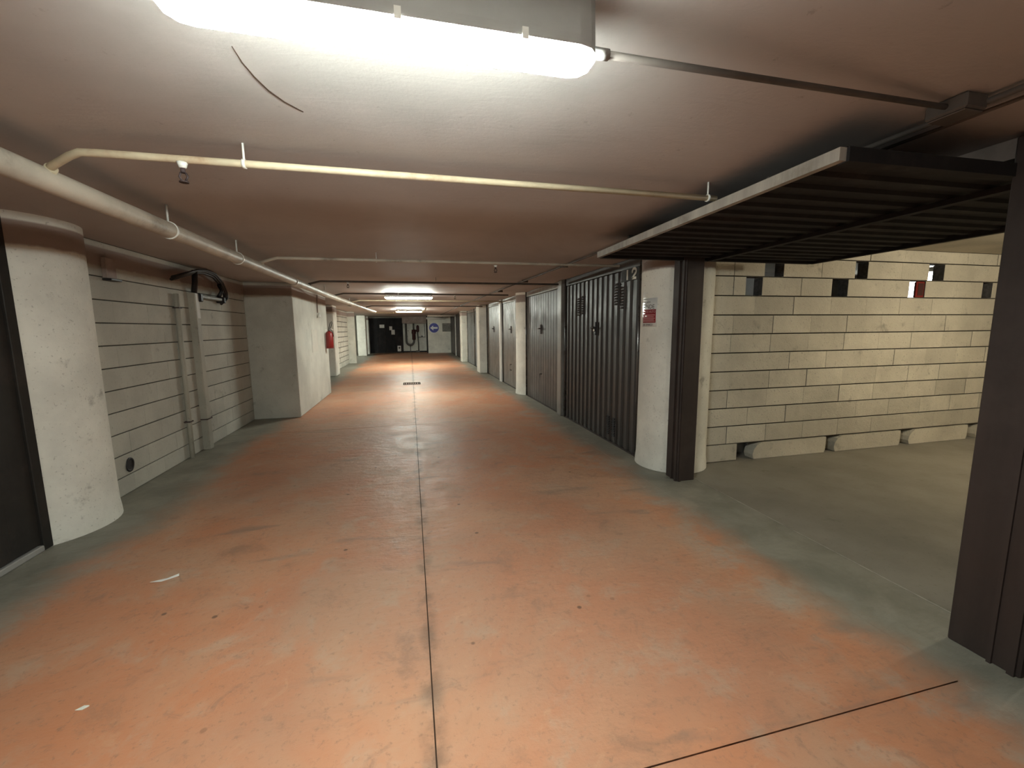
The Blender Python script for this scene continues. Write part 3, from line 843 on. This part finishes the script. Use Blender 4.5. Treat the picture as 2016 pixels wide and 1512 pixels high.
o = MB().box(xe+.0005, xe+.004, 8.72, 9.24, 1.02, 1.46).obj('wall_notice', 'paper', origin=(xe, 9, 1.24))
M['oldpaper'] = plain('faded_paper', (0.56, 0.535, 0.47), .75, var=.06); o.data.materials[0] = M['oldpaper']
tag(o, 'faded notice sheet on the pier beside the extinguisher', 'notice')
t = thing('wall_conduit', 'reddish conduit ending in a small white cone on the pier', 'conduit', (xe+.01, 9.35, 1.75))
MB().tube([(xe+.012, 9.42, 2.16), (xe+.012, 9.36, 1.80)], .012, 8).obj('conduit', 'brown', t)
MB().tube([(xe+.04, 9.36, 1.80), (xe+.04, 9.36, 1.70)], [.008, .045], 14).obj('white_cone', 'shinyplastic', t)

# curved sale notice on the round column
ccx, ccy, cr = 2.67, 3.86, .3525
def on_col(u, v, off=.001):
    th = THR+u/cr
    return Vector((ccx-(cr+off)*math.cos(th), ccy+(cr+off)*math.sin(th), v))
# right edge of the sheet: where the sight line to y=3.762/x=2.39 meets the column
d = Vector((2.39, 3.762)).normalized(); c = Vector((ccx, ccy)); bq = d.dot(c); disc = bq*bq-(c.length_squared-cr*cr)
pt = d*(bq-math.sqrt(disc)); THR = math.atan2(pt.y-ccy, -(pt.x-ccx))
SW, Z0, Z1 = .21, 1.455, 1.735
def sheet(u0, u1, v0, v1, off, thick=.0008, n=14):
    mb = MB()
    for i in range(n+1):
        u = u0+(u1-u0)*i/n
        for v in (v0, v1):
            mb.v.append(tuple(on_col(u, v, off))); mb.v.append(tuple(on_col(u, v, off-thick)))
    for i in range(n):
        a = i*4; b = a+4
        mb.f += [[a, b, b+2, a+2], [a+1, a+3, b+3, b+1], [a, a+1, b+1, b], [a+2, b+2, b+3, a+3]]; mb.sm += [True, True, False, False]
    mb.f += [[0, 2, 3, 1], [n*4, n*4+1, n*4+3, n*4+2]]; mb.sm += [False, False]
    return mb
t = thing('sale_notice', 'white paper notice with a red block wrapped round the near right column', 'sign', tuple(on_col(SW/2, Z0)))
sheet(0, SW, Z0, Z1, .0015).obj('sheet', 'paper', t)
sheet(.012, SW-.012, 1.493, 1.625, .0024).obj('red_block', 'redpaper', t)
def col_text(body, size, u_left, v, mat, xs=1.0):
    # u runs from the right edge to the left: text grows towards the right edge
    return text(body, size, mat, t, None, 'lettering', bend=lambda co: on_col(u_left-co.x, v+co.y, .0034+co.z*.3), xs=xs)
col_text('VENDE', .058, .196, 1.632, 'ink', .92)
col_text('BOX', .02, .13, 1.69, 'ink', 1.2)
col_text('POSTO AUTO', .032, .192, 1.592, 'pink', .88)
for i, v in enumerate((1.566, 1.548, 1.533, 1.518, 1.505)):
    sheet(.022+.012*(i % 2), SW-.02, v, v+.006, .0032, .0006).obj('print_line', 'pink', t)
col_text('338 3098021', .030, .198, 1.463, 'ink', 1.02)
mb = MB()  # jagged white slivers: tape with the sleeve's glare put into its colour
zz = 1.80
k = 0
while zz > 1.555:
    w = .02+.022*random.random(); hgt = .022
    a = on_col(.205-.0, zz, .003); b = on_col(.205-.055*(1 if k % 3 else 1.6), zz-hgt*.6, .006); c2 = on_col(.205, zz-hgt, .004)
    off = Vector((.0015, 0, 0))
    mb.add([a, b, c2, a+off, b+off, c2+off], [(0,1,2), (3,5,4), (0,3,4,1), (1,4,5,2), (2,5,3,0)])
    zz -= hgt*1.15; k += 1
mb.obj('tape_glare', 'shinyplastic', t)

# blue arrow sign on the end wall
yS = 25.9
t = thing('arrow_sign', 'round blue sign with white arrow pointing left on the end wall', 'sign', (1.40, yS, 1.515))
nn = 40
def ring(cxx, czz, r, ya, yb): return MB().tube([(cxx, ya, czz), (cxx, yb, czz)], r, nn)
ring(1.40, 1.515, .30, yS-.001, yS-.012).obj('white_rim', 'signwhite', t)
ring(1.40, 1.515, .285, yS-.012, yS-.016).obj('blue_disc', 'blue', t)
ax = 1.40; az = 1.515
MB().prism([(ax-.23, az), (ax-.04, az+.15), (ax-.04, az+.055), (ax+.22, az+.055), (ax+.22, az-.055), (ax-.04, az-.055), (ax-.04, az-.15)], yS-.016, yS-.019, 'y').obj('arrow', 'signwhite', t)
t = thing('wall_hatch', 'square grey metal hatch on the end wall beside the arrow sign', 'hatch', (2.16, yS, 1.3))
MB().box(1.90, 2.41, yS-.03, yS-.001, 1.29, 1.79, .008).obj('frame', 'meter', t)
MB().box(1.93, 2.38, yS-.038, yS-.03, 1.32, 1.76, .004).obj('door', 'meter', t)

# dark end door and its papers
t = thing('end_door', 'large near black metal door closing the left of the end wall', 'door', (-1.45, 27.2, 0))
for i in range(4):
    x0 = -2.38+i*.47
    MB().box(x0+.003, x0+.467, 27.0, 27.05, .02, 2.13, .004).obj('panel', 'doordark', t)
MB().box(-.50, -.44, 26.97, 27.055, 0, 2.13).obj('frame_post', 'doordark', t)
MB().box(-2.40, -2.385, 26.97, 27.055, 0, 2.13).obj('frame_post', 'doordark', t)
for (x0, x1, z0, z1, lab) in ((-1.81, -1.53, 1.54, 1.74, 'leftmost white paper on the dark end door'), (-1.24, -1.07, 1.40, 1.63, 'upper of the two overlapping papers on the dark end door'), (-1.13, -.93, 1.13, 1.42, 'lower of the two overlapping papers on the dark end door')):
    o = MB().box(x0, x1, 26.992, 26.999, z0, z1).obj('paper_notice', 'paper', origin=((x0+x1)/2, 26.995, z0)); tag(o, lab, 'notice', 'papers on the end door')
t = thing('floor_placard', 'small white placard with a dark round mark at the foot of the end door', 'sign', (-.70, 26.9, 0))
MB().box(-.80, -.585, 26.90, 26.915, .10, .44, .003).obj('board', 'paper', t)
MB().tube([(-.69, 26.90, .31), (-.69, 26.893, .31)], .055, 20).obj('round_mark', 'ink', t)
MB().box(-.72, -.66, 26.905, 26.93, 0, .12).obj('stand', 'ink', t)

# valve group in the recess
t = thing('valve_pipework', 'grey U shaped pipe with dark red valves in the end recess', 'pipework', (0, 27.1, 0))
YV = 27.12
pts = [(-.25, YV, 1.80)]+[(-.25, YV, .75)]
for k in range(1, 9):
    a = PI+PI*k/8; pts.append((-.02+.23*math.cos(a), YV, .70+.23*math.sin(a)))
pts += [(.21, YV, .75)] if False else []
MB().tube(pts+[(.21, YV, .80)], .062, 16).obj('u_pipe', 'piped', t)
MB().tube([(.21, YV, .78), (.21, YV, .82), (.21, YV, 1.15), (.21, YV, 1.20), (.21, YV, 1.42)], [.09, .11, .11, .14, .12], 16).obj('valve_body', 'darkred', t)
MB().tube([(.21, YV, 1.42), (.21, YV, 1.80)], .055, 14).obj('riser', 'piped', t)
MB().tube([(.46, YV, 1.25), (.46, YV, 1.32), (.46, YV, 1.62), (.46, YV, 1.70)], [.03, .085, .085, .03], 16).obj('pressure_chamber', 'darkred', t)
MB().tube([(.44, YV, 1.25), (.48, YV, .60), (.48, YV, .02)], .04, 12).obj('drain_pipe', 'piped', t)
MB().tube([(.21, YV, 1.30), (.46, YV, 1.38)], .05, 12).obj('cross_pipe', 'darkred', t)
MB().tube([(.88, YV, 1.80), (.90, YV, .96), (.50, YV, .95)], .018, 8).obj('thin_pipe', 'piped', t)
MB().tube([(.71, YV-.03, 1.00), (.71, YV+.0, 1.00)], .05, 14).obj('gauge', 'piped', t)
MB().tube([(-.02, YV, .46), (-.02, YV, 0)], .022, 8).obj('prop', 'piped', t)
MB().box(-.16, -.10, YV, YV+.2, 1.33, 1.36).obj('bracket', 'rust', t)
o = MB().box(.30, .55, YV-.08, YV+.08, 0, .12, .02).obj('floor_plinth', 'piped', origin=(.42, YV, 0)); tag(o, 'small dark plinth under the pipe in the end recess', 'plinth')

# drain grate in the lane
t = thing('drain_grate', 'rectangular dark drain grate set in the lane floor', 'drain', (-.01, 11.5, 0))
fr = MB(); x0, x1, y0, y1 = -.235, .215, 11.28, 11.72
fr.box(x0, x1, y0, y0+.03, -.0, .006); fr.box(x0, x1, y1-.03, y1, -.0, .006); fr.box(x0, x0+.03, y0+.03, y1-.03, 0, .006); fr.box(x1-.03, x1, y0+.03, y1-.03, 0, .006)
fr.obj('frame', 'joint', t)
for i in range(8):
    MB().box(x0+.03+.0488*i+.008, x0+.03+.0488*(i+1)-.006, y0+.03, y1-.03, .0005, .004).obj('bar', 'joint', t)

# litter
def scrap(pts, label, mat, name, cat='litter', h=.006):
    x0 = sum(p[0] for p in pts)/len(pts); y0 = sum(p[1] for p in pts)/len(pts)
    mb = MB().prism(pts, .0008, .0026, 'z')
    vs = []
    for i, v in enumerate(mb.v): vs.append((v[0], v[1], v[2]+(h if i % 3 == 0 else 0)))
    mb.v = vs
    o = mb.obj(name, mat, origin=(x0, y0, 0)); return tag(o, label, cat)
scrap([(-1.525, 2.690), (-1.47, 2.693), (-1.40, 2.735), (-1.405, 2.750), (-1.455, 2.722), (-1.50, 2.712)], 'torn white paper scrap on the floor at left', 'paper', 'paper_scrap')
scrap([(-1.315, 1.795), (-1.29, 1.792), (-1.275, 1.806), (-1.295, 1.812)], 'tiny yellowish crumb on the floor at lower left', 'numpaint', 'paper_crumb', h=.003)

# flaked paint and cobwebs about the near lamp
def flake_line(pts, label, mat='conduit', r=.0028):
    o = MB().tube([(a, b, H-.001) for a, b in pts], [r*(.4+.6*math.sin(PI*(i+.5)/len(pts))) for i in range(len(pts))], 6).obj('plaster_crack', mat, origin=(pts[0][0], pts[0][1], H))
    return tag(o, label, 'crack')
flake_line([(-.437, 1.38), (-.437, 1.45), (-.428, 1.517), (-.41, 1.59), (-.38, 1.653), (-.335, 1.71)], 'curved dark crack in the ceiling below the near tube light', mat='joint', r=.0022)
def web(x, y, z0, seed, label, ln=.08):
    rnd = random.Random(seed)
    mb = MB(); p = Vector((x, y, z0)); pts = [p.copy()]
    for i in range(8):
        p = p+Vector((rnd.uniform(-.006, .006), rnd.uniform(-.004, .004), -ln/8)); pts.append(p.copy())
    mb.tube([tuple(q) for q in pts], .0011, 5)
    for j in (2, 4, 5):
        q = pts[j]; mb.tube([tuple(q), tuple(q+Vector((rnd.uniform(-.012, .012), 0, -.012))), tuple(q+Vector((rnd.uniform(-.018, .018), 0, -.006)))], .0008, 4)
    return tag(mb.obj('cobweb', 'web', origin=(x, y, z0)), label, 'cobweb', 'cobwebs hanging near the lamp')
web(.015, .93, H, 1, 'longest cobweb strand hanging above the middle of the near tube light', .10)
web(.055, .93, H, 2, 'short cobweb strand just right of the longest one', .06)
web(.165, .95, H, 3, 'bent cobweb strand right of the others by the near tube light', .07)

# things seen through the openings of the block partition
t = thing('metal_cabinet', 'dark metal cabinet standing in the next garage behind the blocks', 'cabinet', (6.75, 4.5, 0))
MB().box(6.35, 7.15, 4.27, 4.75, .04, 1.58, .01).obj('body', 'cabinet', t)
MB().box(6.36, 6.745, 4.255, 4.27, .08, 1.54, .004).obj('door', 'cabinet', t)
MB().box(6.755, 7.14, 4.255, 4.27, .08, 1.54, .004).obj('door', 'cabinet', t)
MB().box(6.35, 7.15, 4.27, 4.75, 0, .04).obj('plinth', 'black', t)
t = thing('red_panel', 'small dark red panel standing in an upper gap of the block wall', 'panel', (5.80, 3.75, 1.763))
MB().box(5.745, 5.868, 3.736, 3.758, 1.766, 1.95, .006).obj('board', 'red', t)
MB().box(5.765, 5.850, 3.733, 3.737, 1.79, 1.93).obj('inset', 'darkred', t)
t = thing('pale_pail', 'pale pail behind the lowest gap in the block wall', 'bucket', (3.69, 4.03, 0))
MB().tube([(3.69, 4.03, -.003), (3.69, 4.03, .11)], [.06, .075], 18).obj('body', 'pail', t)
MB().tube([(3.615, 4.03, .10), (3.64, 4.00, .15), (3.69, 3.98, .17), (3.74, 4.00, .15), (3.765, 4.03, .10)], .004, 6).obj('handle', 'chrome', t)
